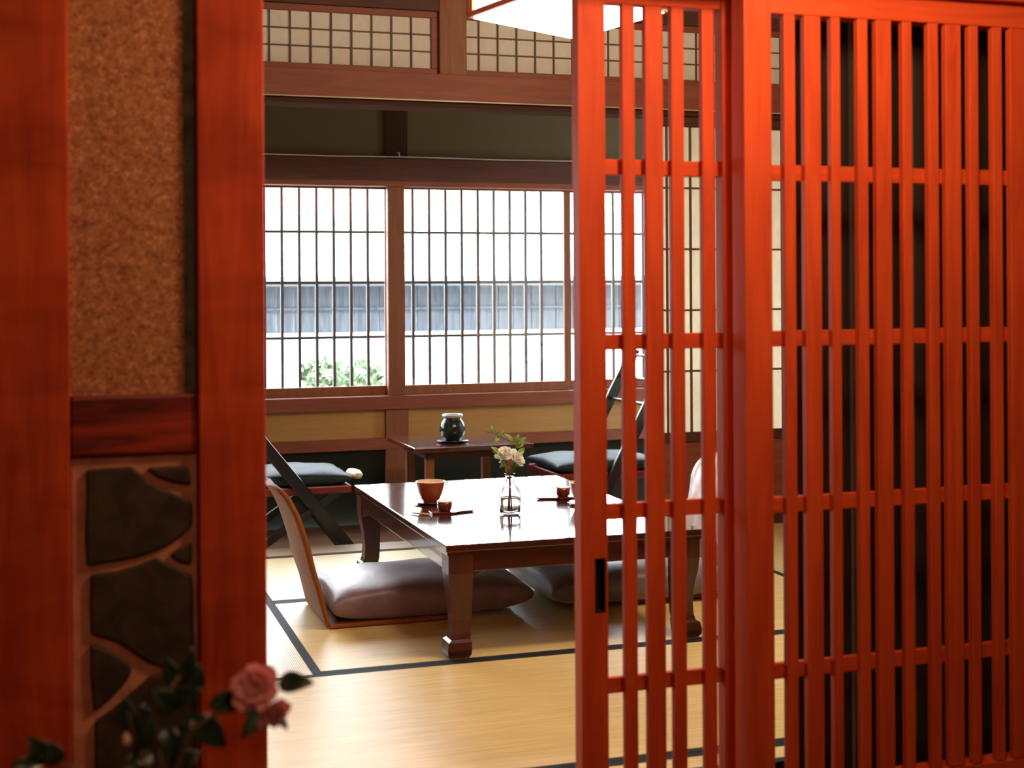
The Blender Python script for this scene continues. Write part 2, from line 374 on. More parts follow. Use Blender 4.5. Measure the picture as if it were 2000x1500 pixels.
# dark wall behind the fixed screen, with grey strips of old battens
YK = 2.80
xk = atx(1531,YK+0.02)
struct('wall_front_right', boxes((xk,5.6,YK,YK+0.02,-0.04,zl+0.1)), M['darkwall'])
for i,(a,b) in enumerate(((1660,1676),(1772,1780),(1934,1948))):
    struct('trim_batten_%d'%(i+1), boxes((atx(a,YK),atx(b,YK),YK-0.014,YK,-0.04,zl)), M['slat_grey'])
cb = bmesh.new(); c0 = at(1829,60,2.76); c1 = at(1829,1425,2.76); xq=atx(1829,2.76)
tube(cb,[(xq,2.76,zl),(xq,2.76,c1.z)],0.0014,6)
tg = obj('pull_cord', cb, M['slat_grey'], None, smooth=True); tag(tg,'thin pale pull cord hanging behind the red lattice screen','cord')
tk = bmesh.new(); lathe(tk,(xq,2.76,c1.z-0.03),[(0,0),(0.004,0.001),(0.005,0.006),(0.0035,0.028),(0.0015,0.034),(0,0.034)],12); obj('cord_toggle', tk, M['white'], tg, smooth=True)

# ================================================================ TATAMI
XL = 0.711; XR = 2.63
def mat_(x0,x1,y0,y1,along,label):
    c=((x0+x1)/2,(y0+y1)/2,-0.05); g=0.001
    t = thing('tatami_mat', label, 'tatami mat', c, 'tatami mats of the room')
    x0+=g;x1-=g;y0+=g;y1-=g; e=0.026
    if along=='X':
        obj('woven_face', boxes((x0,x1,y0+e,y1-e,-0.05,0.0)), M['tatami_x'], t)
        for a,b in ((y0,y0+e),(y1-e,y1)): obj('border', boxes((x0,x1,a,b,-0.05,0.0006)), M['heri'], t)
    else:
        obj('woven_face', boxes((x0+e,x1-e,y0,y1,-0.05,0.0)), M['tatami_y'], t)
        for a,b in ((x0,x0+e),(x1-e,x1)): obj('border', boxes((a,b,y0,y1,-0.05,0.0006)), M['heri'], t)
mat_(XL,XR,4.975,YS-0.002,'X','rush tatami mat under the far end of the low table, along the pale sill')
mat_(XL,XR,4.00,4.975,'X','rush tatami mat under the near half of the low table and cushions')
mat_(XL-0.955,XL,4.00,YS-0.002,'Y','rush tatami mat left of the low table, running towards the windows')
mat_(XR,XR+0.955,4.00,YS-0.002,'Y','rush tatami mat at right seen between lattice bars, running towards the paper screens')
mat_(XL-0.955,2.62-0.955+0.955,3.03,4.00,'X','large bright tatami mat in the foreground inside the doorway')
mat_(2.62,4.58,3.03,4.00,'X','tatami mat in the right foreground behind the lattice screen')
mat_(-0.244,1.66,2.905,3.03,'X','narrow strip of tatami next to the doorway threshold, left part')
mat_(1.66,4.5,2.905,3.03,'X','narrow strip of tatami next to the doorway threshold, behind the lattice')

# ================================================================ SILL, LINTEL, TRANSOMS (between room and veranda)
struct('trim_sill_1', boxes((-1.3,4.6,YS,YS2,-0.16,0.004)), M['sill'])
zk = atz(206,YS,800)
# lintel: pale grooved bottom strip, red-brown beam above
struct('trim_lintel_2', boxes((-1.3,4.6,YS,YS2,zk-0.003,zk+0.022),), M['groove'], bevel=0.002)
zb1 = atz(143,YS,800)
struct('trim_lintel_3', boxes((-1.3,4.6,YS-0.022,YS2,zk+0.022,zb1)), M['brown_x'], bevel=0.003)
struct('trim_edge_1', boxes((-1.3,4.6,YS-0.030,YS-0.0221,zk+0.018,zk+0.023)), M['sill'])
zt = atz(10,YS,500)
xp0 = atx(858,YS,60); xp1 = atx(911,YS,60)
struct('trim_post_3', boxes((xp0,xp1,YS-0.005,YS2,zb1,2.56)), M['brown_z'], bevel=0.003)
struct('trim_beam_1', boxes((-1.3,xp0,YS,YS2,zt+0.02,2.56)), M['dark_x'])
struct('trim_beam_2', boxes((xp1,4.6,YS,YS2,zt+0.02,2.56)), M['dark_x'])
def transom(x0,x1,label,sx,fr):
    z0=zb1; z1=zt+0.02; y0=YS+0.02; y1=YS+0.05
    t = thing('transom_panel', label, 'transom', ((x0+x1)/2,y0,z0), 'paper transoms over the lintel')
    fz=0.028; fx=fr
    obj('frame', boxes((x0,x1,y0,y1,z0,z0+fz),(x0,x1,y0,y1,z1-fz,z1),(x0,x0+fx,y0,y1,z0+fz,z1-fz),(x1-fx,x1,y0,y1,z0+fz,z1-fz)), M['brown_x'], t, bevel=0.002)
    bm = bmesh.new(); h=(z1-z0-2*fz)/3
    for k in (1,2): box(bm,x0+fx,x1-fx,y0+0.006,y0+0.014,z0+fz+k*h-0.003,z0+fz+k*h+0.003)
    x = x1-fx-sx
    while x > x0+fx+0.02: box(bm,x-0.003,x+0.003,y0+0.004,y0+0.0139,z0+fz,z1-fz); x -= sx
    obj('muntins', bm, M['muntin_brown'], t)
    obj('paper', boxes((x0+fx,x1-fx,y0+0.0145,y0+0.0155,z0+fz,z1-fz)), M['paper_grey'], t)
cell = (atx(843,YS,60)-atx(526,YS,60))/8
transom(-0.6,xp0,'gridded paper transom left of the dark post, above the lintel',cell,0.03)
transom(xp1,xp1+1.9,'gridded paper transom right of the dark post, partly hidden by the lit lamp',cell,0.006)
# ================================================================ SHOJI at right, standing in the same opening
def shoji(x0,x1,label,y):
    z0=0.004; z1=zk-0.003; zm=atz(842,y,1400)
    t = thing('shoji_screen', label, 'shoji screen', ((x0+x1)/2,y,z0), 'paper sliding screens at the veranda')
    f=0.03; y1=y+0.028
    for a,b in ((x0,x0+f),(x1-f,x1)): obj('stile', boxes((a,b,y,y1,z0,z1)), M['brown_z'], t, bevel=0.002)
    zt_ = atz(250,y,1400)
    obj('top_rail', boxes((x0+f,x1-f,y,y1,zt_,z1)), M['dark_x'], t, bevel=0.002)
    obj('middle_rail', boxes((x0+f,x1-f,y,y1,zm-0.045,zm)), M['dark_x'], t, bevel=0.002)
    obj('bottom_rail', boxes((x0+f,x1-f,y,y1,z0,z0+0.06)), M['dark_x'], t, bevel=0.002)
    obj('lower_panel', boxes((x0+f,x1-f,y+0.008,y+0.018,z0+0.06,zm-0.045)), M['brown_x'], t)
    bm = bmesh.new(); h=(zt_-zm)/5
    for k in range(1,5): box(bm,x0+f,x1-f,y+0.006,y+0.0139,zm+k*h-0.0045,zm+k*h+0.0045)
    sx=atx(1352,y)-atx(1306,y); xx=atx(1306,y)-3*sx
    while xx < x1-f-0.02:
        if xx > x0+f+0.02: box(bm,xx-0.0045,xx+0.0045,y+0.004,y+0.0138,zm,zt_)
        xx += sx
    obj('muntins', bm, M['muntin_brown'], t)
    obj('paper', boxes((x0+f,x1-f,y+0.0145,y+0.0155,zm,zt_)), M['paper'], t)
xs0 = atx(1266,YS+0.02)
shoji(xs0,xs0+0.86,'pale paper sliding screen glowing behind the red door bars',YS+0.02)
shoji(xs0+0.82,xs0+1.68,'paper sliding screen further right, hardly seen behind the lattice screen',YS+0.056)
struct('wall_room_right', boxes((xs0+1.68,4.6,YS+0.02,YS2-0.02,0.004,zk-0.003)), M['olive'])

# ================================================================ WINDOW WALL
def zw(y): return atz(y,YW,640)
z_w0 = zw(757); z_w1 = zw(367); z_rl = zw(776); z_s0 = zw(802); z_p0 = zw(860); z_b0 = zw(882)
z_hd = zw(350); z_bm = zw(308)
posts = [-0.25,atx(774,YW,560)]; P1=posts[1]; BAY = atx(1113,YW,560)-P1
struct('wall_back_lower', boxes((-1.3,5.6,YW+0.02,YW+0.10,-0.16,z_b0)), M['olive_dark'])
struct('wall_back_panel', boxes((-1.3,5.6,YW+0.015,YW+0.05,z_p0,z_s0)), M['ochre'])
struct('trim_rail_2', boxes((-1.3,5.6,YW-0.012,YW+0.07,z_b0,z_p0)), M['brown_x'], bevel=0.003)
struct('trim_rail_3', boxes((-1.3,5.6,YW-0.03,YW+0.12,z_s0,z_rl)), M['brown_x'], bevel=0.003)
struct('trim_header_1', boxes((-1.3,5.6,YW-0.02,YW+0.12,z_w1+0.012,z_hd)), M['brown_x'], bevel=0.003)
struct('trim_header_2', boxes((-1.3,5.6,YW-0.045,YW+0.12,z_hd,z_bm)), M['dark_x'], bevel=0.003)
struct('wall_back_upper', boxes((-1.3,5.6,YW,YW+0.10,z_bm,2.46)), M['olive'])
for i,k in enumerate((-1,0,1,2)):
    x = P1+2*BAY*(k)
    if x < -1.25 or x > 5.5: continue
    struct('trim_post_%d'%(4+i), boxes((x-0.046,x+0.046,YW-0.01,YW+0.08,z_rl,z_w1+0.012)), M['brown_z'], bevel=0.003)
    struct('trim_stub_%d'%(1+i), boxes((x-0.062,x+0.062,YW-0.008,YW+0.03,-0.12,z_p0),(x-0.062,x+0.062,YW-0.0079,YW+0.03,z_p0,z_s0)), M['brown_z'], bevel=0.002)
    struct('trim_upper_post_%d'%(1+i), boxes((x-0.062,x+0.062,YW-0.012,YW+0.0,z_bm,2.46)), M['dark_z'])
hz = [zw(451),zw(552),zw(661)]
n=0
for i in range(-2,4):
    x0 = P1+i*BAY; x1 = x0+BAY
    x0e = x0+(0.046 if i%2==0 else 0.004); x1e = x1-(0.046 if (i+1)%2==0 else 0.004)
    if x0e < -1.3 or x1e > 5.6: continue
    n += 1
    t = thing('window_%d'%n, None, None, ((x0+x1)/2,YW,z_rl), kind='structure')
    f=0.020; yo = YW+0.02 if i%2==0 else YW+0.045
    fl = 0.004 if i%2==0 else 0.02
    struct('sash', boxes((x0e,x1e,yo,yo+0.022,z_rl,z_w0),(x0e,x1e,yo,yo+0.022,z_w1,z_w1+0.012),(x0e,x0e+(0.004 if i%2==0 else f),yo,yo+0.022,z_w0,z_w1),(x1e-(f if i%2==0 else 0.004),x1e,yo,yo+0.022,z_w0,z_w1)), M['brown_z'], t, bevel=0.002)
    g = obj('pane', boxes((x0e+fl,x1e-fl,yo+0.010,yo+0.013,z_w0,z_w1)), M['glass'], t)
    # outer lattice grille
    bm = bmesh.new(); s=0.0915; x = x1-0.13+ (0.0 if i%2==0 else 0)
    while x > x0+0.05: box(bm,x-0.0075,x+0.0075,YW+0.10,YW+0.118,z_w0-0.03,z_w1+0.01); x -= s
    for z in hz: box(bm,x0,x1,YW+0.118,YW+0.126,z-0.0075,z+0.0075)
    obj('grille', bm, M['muntin'], t)
# glass with shadow-friendly thin pane
m,nn,ll,b = newmat('window_glass'); tr = nn.new('ShaderNodeBsdfTransparent'); gl = nn.new('ShaderNodeBsdfGlossy'); gl.inputs['Roughness'].default_value=0.02
mx = nn.new('ShaderNodeMixShader'); mx.inputs[0].default_value=0.06; ll.new(tr.outputs[0],mx.inputs[1]); ll.new(gl.outputs[0],mx.inputs[2]); ll.new(mx.outputs[0],nn['Material Output'].inputs[0])
for o in bpy.data.objects:
    if o.name.startswith('pane'): o.data.materials[0] = m
cw = bmesh.new(); zc = zw(305)
tube(cw,[(-1.2+0.5*k,YW-0.06,zc-0.004*(k%2)) for k in range(14)],0.0028,6)
cwo = obj('curtain_wire', cw, M['wire'], None, smooth=True); tag(cwo,'thin pale wire stretched across the wall above the windows','wire')
xh=atx(779,YW-0.05,305); hk = bmesh.new(); tube(hk,[(xh,YW-0.062,zc),(xh,YW-0.062,zc+0.02),(xh,YW-0.013,zc+0.025)],0.003,6); obj('hook', hk, M['wire'], cwo)

# ================================================================ OUTSIDE
struct('ground_outside', boxes((-20,30,7.36,60,-0.9,-0.8)), M['gravel'])['kind']='structure'
gw = thing('garden_wall','pale garden wall with blue-grey plank top, seen blown out through the windows','wall',(3,12,-0.8))
YG=12.0; zg1=atz(556,YG,800); zg0=atz(648,YG,800)
obj('plaster_base', boxes((-6,16,YG,YG+0.2,-0.8,zg0)), M['wplaster'], gw)
bm = bmesh.new(); x=-6
while x<16:
    wd=random.uniform(0.14,0.24)
    if random.random()<0.94: box(bm,x,x+wd-0.012,YG+0.02,YG+0.05,zg0,zg1)
    x+=wd
obj('planks', bm, M['planks'], gw)
obj('backing', boxes((-6,16,YG+0.051,YG+0.15,zg0,zg1)), M['wplaster'], gw)
obj('rail', boxes((-6,16,YG-0.02,YG+0.02,atz(604,YG),atz(600,YG))), M['planks'], gw)
bm = bmesh.new(); prism(bm,[(-0.22,zg1-0.01),(-0.22,zg1+0.02),(0.1,zg1+0.075),(0.42,zg1+0.02),(0.42,zg1-0.01)],-6,16)
for v in bm.verts: v.co = Vector((v.co.y, YG+v.co.x, v.co.z))
obj('coping', bm, M['tile'], gw)
def shrub(px,py,Y,r,label):
    c=at(px,py,Y); t=thing('garden_shrub',label,'shrub',(c.x,c.y,-0.8),'shrubs before the garden wall')
    bm=bmesh.new()
    for k in range(130):
        d=Vector((random.gauss(0,1),random.gauss(0,1),random.gauss(0,1))).normalized()*r*random.uniform(0.6,1.0); d.z*=0.8
        p=c+d; a=Vector((random.gauss(0,1),random.gauss(0,1),random.gauss(0,1))).normalized(); b=a.orthogonal().normalized(); L=0.045
        bm.faces.new([bm.verts.new(p-a*L),bm.verts.new(p+b*L*0.45),bm.verts.new(p+a*L),bm.verts.new(p-b*L*0.45)])
    obj('foliage',bm,M['leaf_g'],t)
    bm=bmesh.new()
    for k in range(5): tube(bm,[(c.x,c.y,-0.8),(c.x+random.uniform(-.1,.1),c.y,(c.z-0.8)/2),(c.x+random.uniform(-r,r)*.5,c.y+random.uniform(-r,r)*.5,c.z)],[0.02,0.013,0.006],6)
    obj('stems',bm,M['stem'],t)
shrub(628,735,9.6,0.17,'small green shrub outside the left window'); shrub(708,738,9.9,0.16,'small green shrub outside, close to the thick window post')

# ================================================================ LOW TABLE
TX0,TX1,TY0,TY1,TZ = 1.09,1.935,4.02,5.40,0.343
T = thing('low_table','low dark lacquered table with curved legs standing on the tatami, reflecting the window','table',((TX0+TX1)/2,(TY0+TY1)/2,0.0))
bm = boxes((TX0,TX1,TY0,TY1,TZ-0.022,TZ)); obj('tabletop', bm, M['lacquer'], T, bevel=0.004)
i_=0.012
obj('apron', boxes((TX0+i_,TX1-i_,TY0+i_,TY0+i_+0.02,TZ-0.085,TZ-0.022),(TX0+i_,TX1-i_,TY1-i_-0.02,TY1-i_,TZ-0.085,TZ-0.022),
     (TX0+i_,TX0+i_+0.02,TY0+i_+0.02,TY1-i_-0.02,TZ-0.085,TZ-0.022),(TX1-i_-0.02,TX1-i_,TY0+i_+0.02,TY1-i_-0.02,TZ-0.085,TZ-0.022)), M['lacquer'], T, bevel=0.003)
obj('moulding', boxes((TX0+0.004,TX1-0.004,TY0+0.004,TY0+0.012,TZ-0.032,TZ-0.022),(TX0+0.004,TX0+0.012,TY0+0.012,TY1-0.004,TZ-0.032,TZ-0.022),(TX1-0.012,TX1-0.004,TY0+0.012,TY1-0.004,TZ-0.032,TZ-0.022),(TX0+0.012,TX1-0.012,TY1-0.012,TY1-0.004,TZ-0.032,TZ-0.022)), M['lacquer'], T)
def leg(cx,cy,dx,dy):
    """cabriole leg: square section that is wide at the shoulder, waists, and kicks out into a scrolled foot"""
    bm=bmesh.new(); prof=[(TZ-0.0225,0.038,0.0),(TZ-0.09,0.038,0.0),(TZ-0.13,0.036,0.002),(0.17,0.032,0.006),(0.11,0.029,0.008),(0.07,0.029,0.006),(0.053,0.030,0.002),(0.048,0.036,-0.002),(0.025,0.038,-0.005),(0.010,0.036,-0.005),(0.0006,0.030,-0.004)]
    rings=[]
    for z,h,o in prof:
        x=cx+dx*o; y=cy+dy*o
        rings.append([bm.verts.new((x+sx*h,y+sy*h,z)) for sx,sy in ((-1,-1),(1,-1),(1,1),(-1,1))])
    for a,b in zip(rings,rings[1:]):
        for k in range(4): bm.faces.new((a[k],a[(k+1)%4],b[(k+1)%4],b[k]))
    bm.faces.new(rings[0]); bm.faces.new(rings[-1][::-1])
    # curved corner bracket to each apron
    for ax in (0,1):
        pts=[(0,TZ-0.085),(0.045,TZ-0.085)]+[(0.045*(1-sin(k*pi/16)),TZ-0.085-0.045*(1-cos(k*pi/16))) for k in range(1,9)]
        s=dx if ax==0 else dy; A_=[];B_=[]
        off=-(dy if ax==0 else dx)*0.030; 
        for u,z in pts:
            for w_,L in ((0,A_),(1,B_)):
                d=off+(dy if ax==0 else dx)*0.018*w_
                c=(cx+s*(0.034+u),cy+d,z) if ax==0 else (cx+d,cy+s*(0.034+u),z)
                L.append(bm.verts.new(c))
        bm.faces.new(A_); bm.faces.new(B_[::-1]); q=len(A_)
        for k in range(q): bm.faces.new((A_[k],B_[k],B_[(k+1)%q],A_[(k+1)%q]))
    obj('leg', bm, M['lacquer_z'], T, bevel=0.006)
for sx,dx in ((TX0+0.047,1),(TX1-0.047,-1)):
    for sy,dy in ((TY0+0.047,1),(TY1-0.047,-1)): leg(sx,sy,dx,dy)

# ================================================================ LEGLESS CHAIRS AND CUSHIONS
def zaisu(label, cx_b, s, yc, hw, prof, seat_len, cover=False):
    """prof: list of (x,z) of the back from seat up; s = +1 faces +x"""
    t = thing('legless_floor_chair', label, 'floor chair', (cx_b,yc,0.001), 'legless floor chairs at the low table')
    def sheet(pts, ws, ny=14):
        bm=bmesh.new(); R=[]
        for (x,z),w_ in zip(pts,ws): R.append([bm.verts.new((x+s*0.02*(1-(2*k/ny-1)**2)*(-1)*min(1,z/0.2),yc+(2*k/ny-1)*w_,z)) for k in range(ny+1)])
        for a,b in zip(R,R[1:]):
            for k in range(ny): bm.faces.new((a[k],a[k+1],b[k+1],b[k]))
        return bm
    # resample back profile
    P=[]; 
    for i in range(len(prof)-1):
        for k in range(4):
            f=k/4; P.append((prof[i][0]*(1-f)+prof[i+1][0]*f, prof[i][1]*(1-f)+prof[i+1][1]*f))
    P.append(prof[-1]); zt_=P[-1][1]; r=0.10
    W=[hw if z<zt_-r else hw-r+math.sqrt(max(r*r-(z-(zt_-r))**2,0.0))*0.98+0.002 for x,z in P]
    # finer top for a round outline
    P2=[];W2=[]
    for k in range(10):
        z=zt_-r+ r*sin(k/9*pi/2); 
        j=max(i for i in range(len(P)) if P[i][1]<=z+1e-9); j=min(j,len(P)-2)
        f=(z-P[j][1])/(P[j+1][1]-P[j][1]); P2.append((P[j][0]*(1-f)+P[j+1][0]*f,z)); W2.append(hw-r+r*cos(k/9*pi/2)+0.002)
    k0=[i for i,(x,z) in enumerate(P) if z<zt_-r-0.003]
    P=[P[i] for i in k0]+P2; W=[hw for i in k0]+W2
    obj('backrest', sheet(P,W), M['ply'], t, smooth=True, solid=0.014)
    x0=prof[0][0]
    obj('seat_board', boxes((min(x0,x0+s*seat_len),max(x0,x0+s*seat_len),yc-hw,yc+hw,0.002,0.016)), M['ply'], t, bevel=0.004)
    if cover:
        q=[(x-0.020*(1 if s<0 else -1)*1.0+s*0.0,z) for x,z in P if z>0.17]; ww=[w_+0.004 for (x,z),w_ in zip(P,W) if z>0.17]
        bmc=sheet(q,ww,26)
        for v in bmc.verts:
            v.co.x += 0.004*sin(v.co.y*90+v.co.z*25)
            if v.co.z<0.24: v.co.z -= 0.03*abs(sin(v.co.y*22))
        o=obj('back_cover', bmc, M['cover'], t, smooth=True, solid=0.005); o['label']='pale pink satin back cover'
    return t
pl=[(0.825,0.010),(0.815,0.05),(0.798,0.12),(0.778,0.19),(0.757,0.28),(0.728,0.37),(0.700,0.43),(0.672,0.463)]
zaisu('legless bent plywood floor chair at left of the low table, seen from behind', 0.81, 1, 4.715, 0.205, pl, 0.40)
pr=[(2.295,0.010),(2.30,0.05),(2.31,0.12),(2.325,0.19),(2.34,0.28),(2.36,0.37),(2.38,0.43),(2.40,0.475)]
zaisu('legless floor chair right of the low table with a shiny pale pink back', 2.30, -1, 4.74, 0.22, pr, 0.40, cover=True)
def cushion(name,label,cat,x0,x1,y0,y1,z0,h,mat,group,n=22,parent=None,pw=0.42,rot=0):
    bm=bmesh.new(); cx=(x0+x1)/2; cy=(y0+y1)/2; a=(x1-x0)/2; b=(y1-y0)/2
    for top in (1,-1):
        G=[]
        for i in range(n+1):
            row=[]
            for j in range(n+1):
                u=sin((2*i/n-1)*pi/2); v=sin((2*j/n-1)*pi/2)
                e=max(0,(1-u*u))**pw*max(0,(1-v*v))**pw
                pinch=0.045*(u*u*(1-v*v)*0+ (1-u*u)*v*v)       # sides draw in a little
                pin2=0.045*((1-v*v)*u*u)
                x=cx+a*u*(1-pin2)  ; y=cy+b*v*(1-pinch)
                z=z0+h*(0.42+ (0.58*e if top>0 else -0.42*min(1,e*1.6))) + (0.004*sin(9*u+3)*sin(7*v) if top>0 else 0)*e
                row.append(bm.verts.new((x,y,z)))
            G.append(row)
        for i in range(n):
            for j in range(n): bm.faces.new((G[i][j],G[i+1][j],G[i+1][j+1],G[i][j+1]))
    bmesh.ops.remove_doubles(bm, verts=bm.verts, dist=0.0006)
    o=obj(name,bm,mat,parent,smooth=True)
    if label: tag(o,label,cat,group)
    return o
cushion('floor_cushion','mauve satin floor cushion on the left floor chair, running under the table','cushion',0.835,1.53,4.50,5.00,0.018,0.125,M['mauve'],'floor cushions',pw=0.25)
cushion('floor_cushion','slate-mauve satin floor cushion at the right of the low table behind the door bars','cushion',1.58,2.275,4.46,4.98,0.018,0.13,M['slateblue'],'floor cushions',pw=0.3)

# ================================================================ TABLEWARE
def on_table(px,py,z=TZ): 
    r=_ray(px,py); t=(H-z)/(-r.z); return Vector((r.x*t,r.y*t,z))
def tea_cup(px,py,label,R=0.054,hh=0.075):
    c=on_table(px,py); c.z+=0.0003; t=thing('tea_cup',label,'cup',c,'terracotta tea cups')
    z=0.0045; bm=bmesh.new()
    lathe(bm,c+Vector((0,0,z)),[(0,0),(R*.5,0),(R*.52,0.008),(R*.62,0.012),(R*.80,hh*.45),(R*.93,hh*.8),(R*.985,hh*.97)],40)
    obj('bowl',bm,M['terra'],t,smooth=True)
    bm=bmesh.new(); lathe(bm,c+Vector((0,0,z)),[(R*.985,hh*.97),(R,hh),(R*.96,hh*1.01),(R*.90,hh*.85),(R*.7,hh*.4),(R*.4,0.02),(0,0.018)],40)
    o=obj('rim',bm,M['terra_in'],t,smooth=True); o['label']='pale glazed rim and inside'
    return c
def saucer(c,label,R=0.06):
    bm=bmesh.new(); lathe(bm,c,[(0,0),(R*.5,0),(R*.8,0.002),(R,0.007),(R*1.0,0.0085),(R*.8,0.005),(R*.5,0.004),(0,0.004)],40)
    o=obj('saucer',bm,M['darkred'],None,smooth=True); tag(o,label,'saucer','saucers under the tea cups')
c=tea_cup(841,983,'terracotta tea cup with pale rim on the left half of the low table'); saucer(c,'dark red saucer under the left tea cup')
c=tea_cup(1141,985,'terracotta tea cup near the table right side, half hidden by the door stile'); saucer(c,'dark red saucer under the right tea cup')
def dish(px,py,label,l2,sgn,clabel):
    c=on_table(px,py); c.z+=0.0003
    t=thing('small_tray',label,'tray',c,'small dark trays')
    bm=bmesh.new(); pts=[(-0.05,-0.028),(0.028,-0.034),(0.052,-0.018),(0.095,-0.012),(0.10,0.0),(0.055,0.012),(0.035,0.03),(-0.048,0.026)]
    A_=[bm.verts.new((c.x+x*sgn,c.y+y,c.z)) for x,y in pts]; B_=[bm.verts.new((c.x+x*sgn*1.08,c.y+y*1.08,c.z+0.007)) for x,y in pts]; q=len(pts)
    bm.faces.new(A_); bm.faces.new(B_[::-1])
    for k in range(q): bm.faces.new((A_[k],A_[(k+1)%q],B_[(k+1)%q],B_[k]))
    obj('plate',bm,M['darkred'],t,bevel=0.002)
    s=c+Vector((0,0.004,0.0074)); u=thing('small_cup',clabel,'cup',s,'small dark cups')
    bm=bmesh.new(); lathe(bm,s,[(0,0),(0.019,0),(0.024,0.006),(0.0265,0.02),(0.026,0.031),(0.024,0.031),(0.022,0.012),(0,0.008)],32); obj('body',bm,M['darkred'],u,smooth=True)
    bm=bmesh.new(); lathe(bm,s,[(0.0265,0.0305),(0.027,0.034),(0.022,0.0345),(0.018,0.0325),(0,0.0325),(0,0.0312),(0.0225,0.0312)],32,closed=False); o=obj('lid',bm,M['terra_in'],u,smooth=True); o['label']='pale lid'
    k=c+Vector((-0.095*sgn,-0.012,0.0)); bm=bmesh.new()
    tube(bm,[k+Vector((-0.02*sgn,0.03,0.0045)),k+Vector((0.028*sgn,-0.03,0.0045))],[0.0025,0.004],8)
    o=obj('sweet_pick',bm,M['bamboo'],None,smooth=True); tag(o,l2,'pick','picks beside the small trays')
dish(869,1002,'small dark red tray with a small cup, before the left tea cup','thin pale pick lying left of the small tray',1,'small dark lidded cup on the left tray')
dish(1100,973,'small dark red tray with a small cup, close to the right tea cup','thin pale pick lying right of the far small tray',-1,'small dark lidded cup on the right tray')

# ---- flowers
def leafmesh(bm, base, tip, wd, nrm, curl=0.12, n=8, mi=0):
    base=Vector(base); tip=Vector(tip); d=tip-base; L=d.length; d.normalize(); nrm=(nrm-d*nrm.dot(d)).normalized(); s=d.cross(nrm)
    R=[]
    for i in range(n+1):
        f=i/n; w_=wd*(sin(pi*min(f**0.8,1))**0.8)*(1-0.25*f)+0.0004; p=base+d*L*f+nrm*(-curl*L*(2*f-1)**2)
        R.append([bm.verts.new(p-s*w_+nrm*w_*0.35),bm.verts.new(p-s*w_*0.5+nrm*w_*0.08),bm.verts.new(p),bm.verts.new(p+s*w_*0.5+nrm*w_*0.08),bm.verts.new(p+s*w_+nrm*w_*0.35)])
    for a,b in zip(R,R[1:]):
        for k in range(4): f=bm.faces.new((a[k],a[k+1],b[k+1],b[k])); f.material_index=mi
def bloom(bm, c, axis, r, rings, seed=1):
    rnd=random.Random(seed); axis=Vector(axis).normalized(); u=axis.orthogonal().normalized(); v=axis.cross(u)
    for ri,(cnt,tilt,sc_) in enumerate(rings):
        for k in range(cnt):
            a=2*pi*(k+0.5*(ri%2))/cnt+rnd.uniform(-.2,.2); d=u*cos(a)+v*sin(a); tl=tilt+rnd.uniform(-.12,.12)
            dirv=(d*cos(tl)+axis*sin(tl)).normalized(); nr=(axis*cos(tl)-d*sin(tl)).normalized(); s=dirv.cross(nr)
            L=r*sc_*rnd.uniform(.9,1.08); w_=L*0.46; n=6; R=[]
            for i in range(n+1):
                f=i/n; ww=w_*sin(pi*(0.10+0.80*f))**0.6*(0.45+0.75*f if f<.75 else 1.01-0.55*(f-.75)); p=c+dirv*L*f+nr*(L*0.22*f*f)
                R.append([bm.verts.new(p+s*ww*q+nr*(L*0.13*q*q*(1-.3*f))+nr*rnd.uniform(-.01,.01)*L) for q in (-1,-.5,0,.5,1)])
            for A_,B_ in zip(R,R[1:]):
                for q in range(4): bm.faces.new((A_[q],A_[q+1],B_[q+1],B_[q]))
def stamens(bm,c,axis,r,n,seed=2):
    rnd=random.Random(seed); axis=Vector(axis).normalized(); u=axis.orthogonal().normalized(); v=axis.cross(u)
    for k in range(n):
        a=rnd.uniform(0,2*pi); q=rnd.uniform(0,.35); d=(axis+(u*cos(a)+v*sin(a))*q).normalized(); tube(bm,[c,c+d*r],[r*.03,r*.05],5)
vb = on_table(996,1003); vb.z+=0.0004
V = thing('glass_vase','small clear glass bottle vase standing in the middle of the low table','vase',vb)
GS=1.14
bm=bmesh.new(); lathe(bm,vb,[(r_*(GS if z_<0.11 else 1),z_) for r_,z_ in [(0,0),(0.026,0),(0.0315,0.004),(0.033,0.03),(0.0335,0.06),(0.031,0.078),(0.022,0.094),(0.014,0.103),(0.0125,0.115),(0.0145,0.128),(0.0185,0.136),(0.0165,0.137),(0.0125,0.129),(0.0105,0.115),(0.012,0.103),(0.020,0.0925),(0.029,0.0765),(0.0313,0.06),(0.031,0.03),(0.029,0.007),(0,0.006)]],48)
obj('bottle',bm,M['glass'],V,smooth=True)
bm=bmesh.new(); lathe(bm,vb,[(r_*GS,z_) for r_,z_ in [(0,0.0064),(0.0286,0.0072),(0.0308,0.03),(0.0310,0.055),(0,0.055)]],40); obj('water',bm,M['water'],V,smooth=True)
F = thing('white_flower_sprig','white flowers with bright green leaves standing in the glass vase','flowers',vb+Vector((0,0,0.01)))
Yv=vb.y
def pv(px,py,dy=0): return at(px,py,Yv+dy)
bm=bmesh.new()
tube(bm,[vb+Vector((0.004,0,0.012)),vb+Vector((0.002,0,0.12)),pv(990,905),pv(986,890)],[0.0022,0.002,0.002,0.0015],6)
tube(bm,[vb+Vector((-0.004,0,0.012)),vb+Vector((0,0.002,0.12)),pv(1003,912),pv(1006,898)],[0.0022,0.002,0.002,0.0015],6)
tube(bm,[vb+Vector((0,0.004,0.012)),vb+Vector((0,0.004,0.12)),pv(1004,890,.02),pv(1008,868,.03),pv(984,856,.03),pv(962,846,.03),pv(948,843,.03)],[0.002,0.002,0.0018,0.0016,0.0014,0.0012,0.0008],6)
obj('stem',bm,M['stem'],F,smooth=True)
axc=(Vector((0,0,H))-vb).normalized()
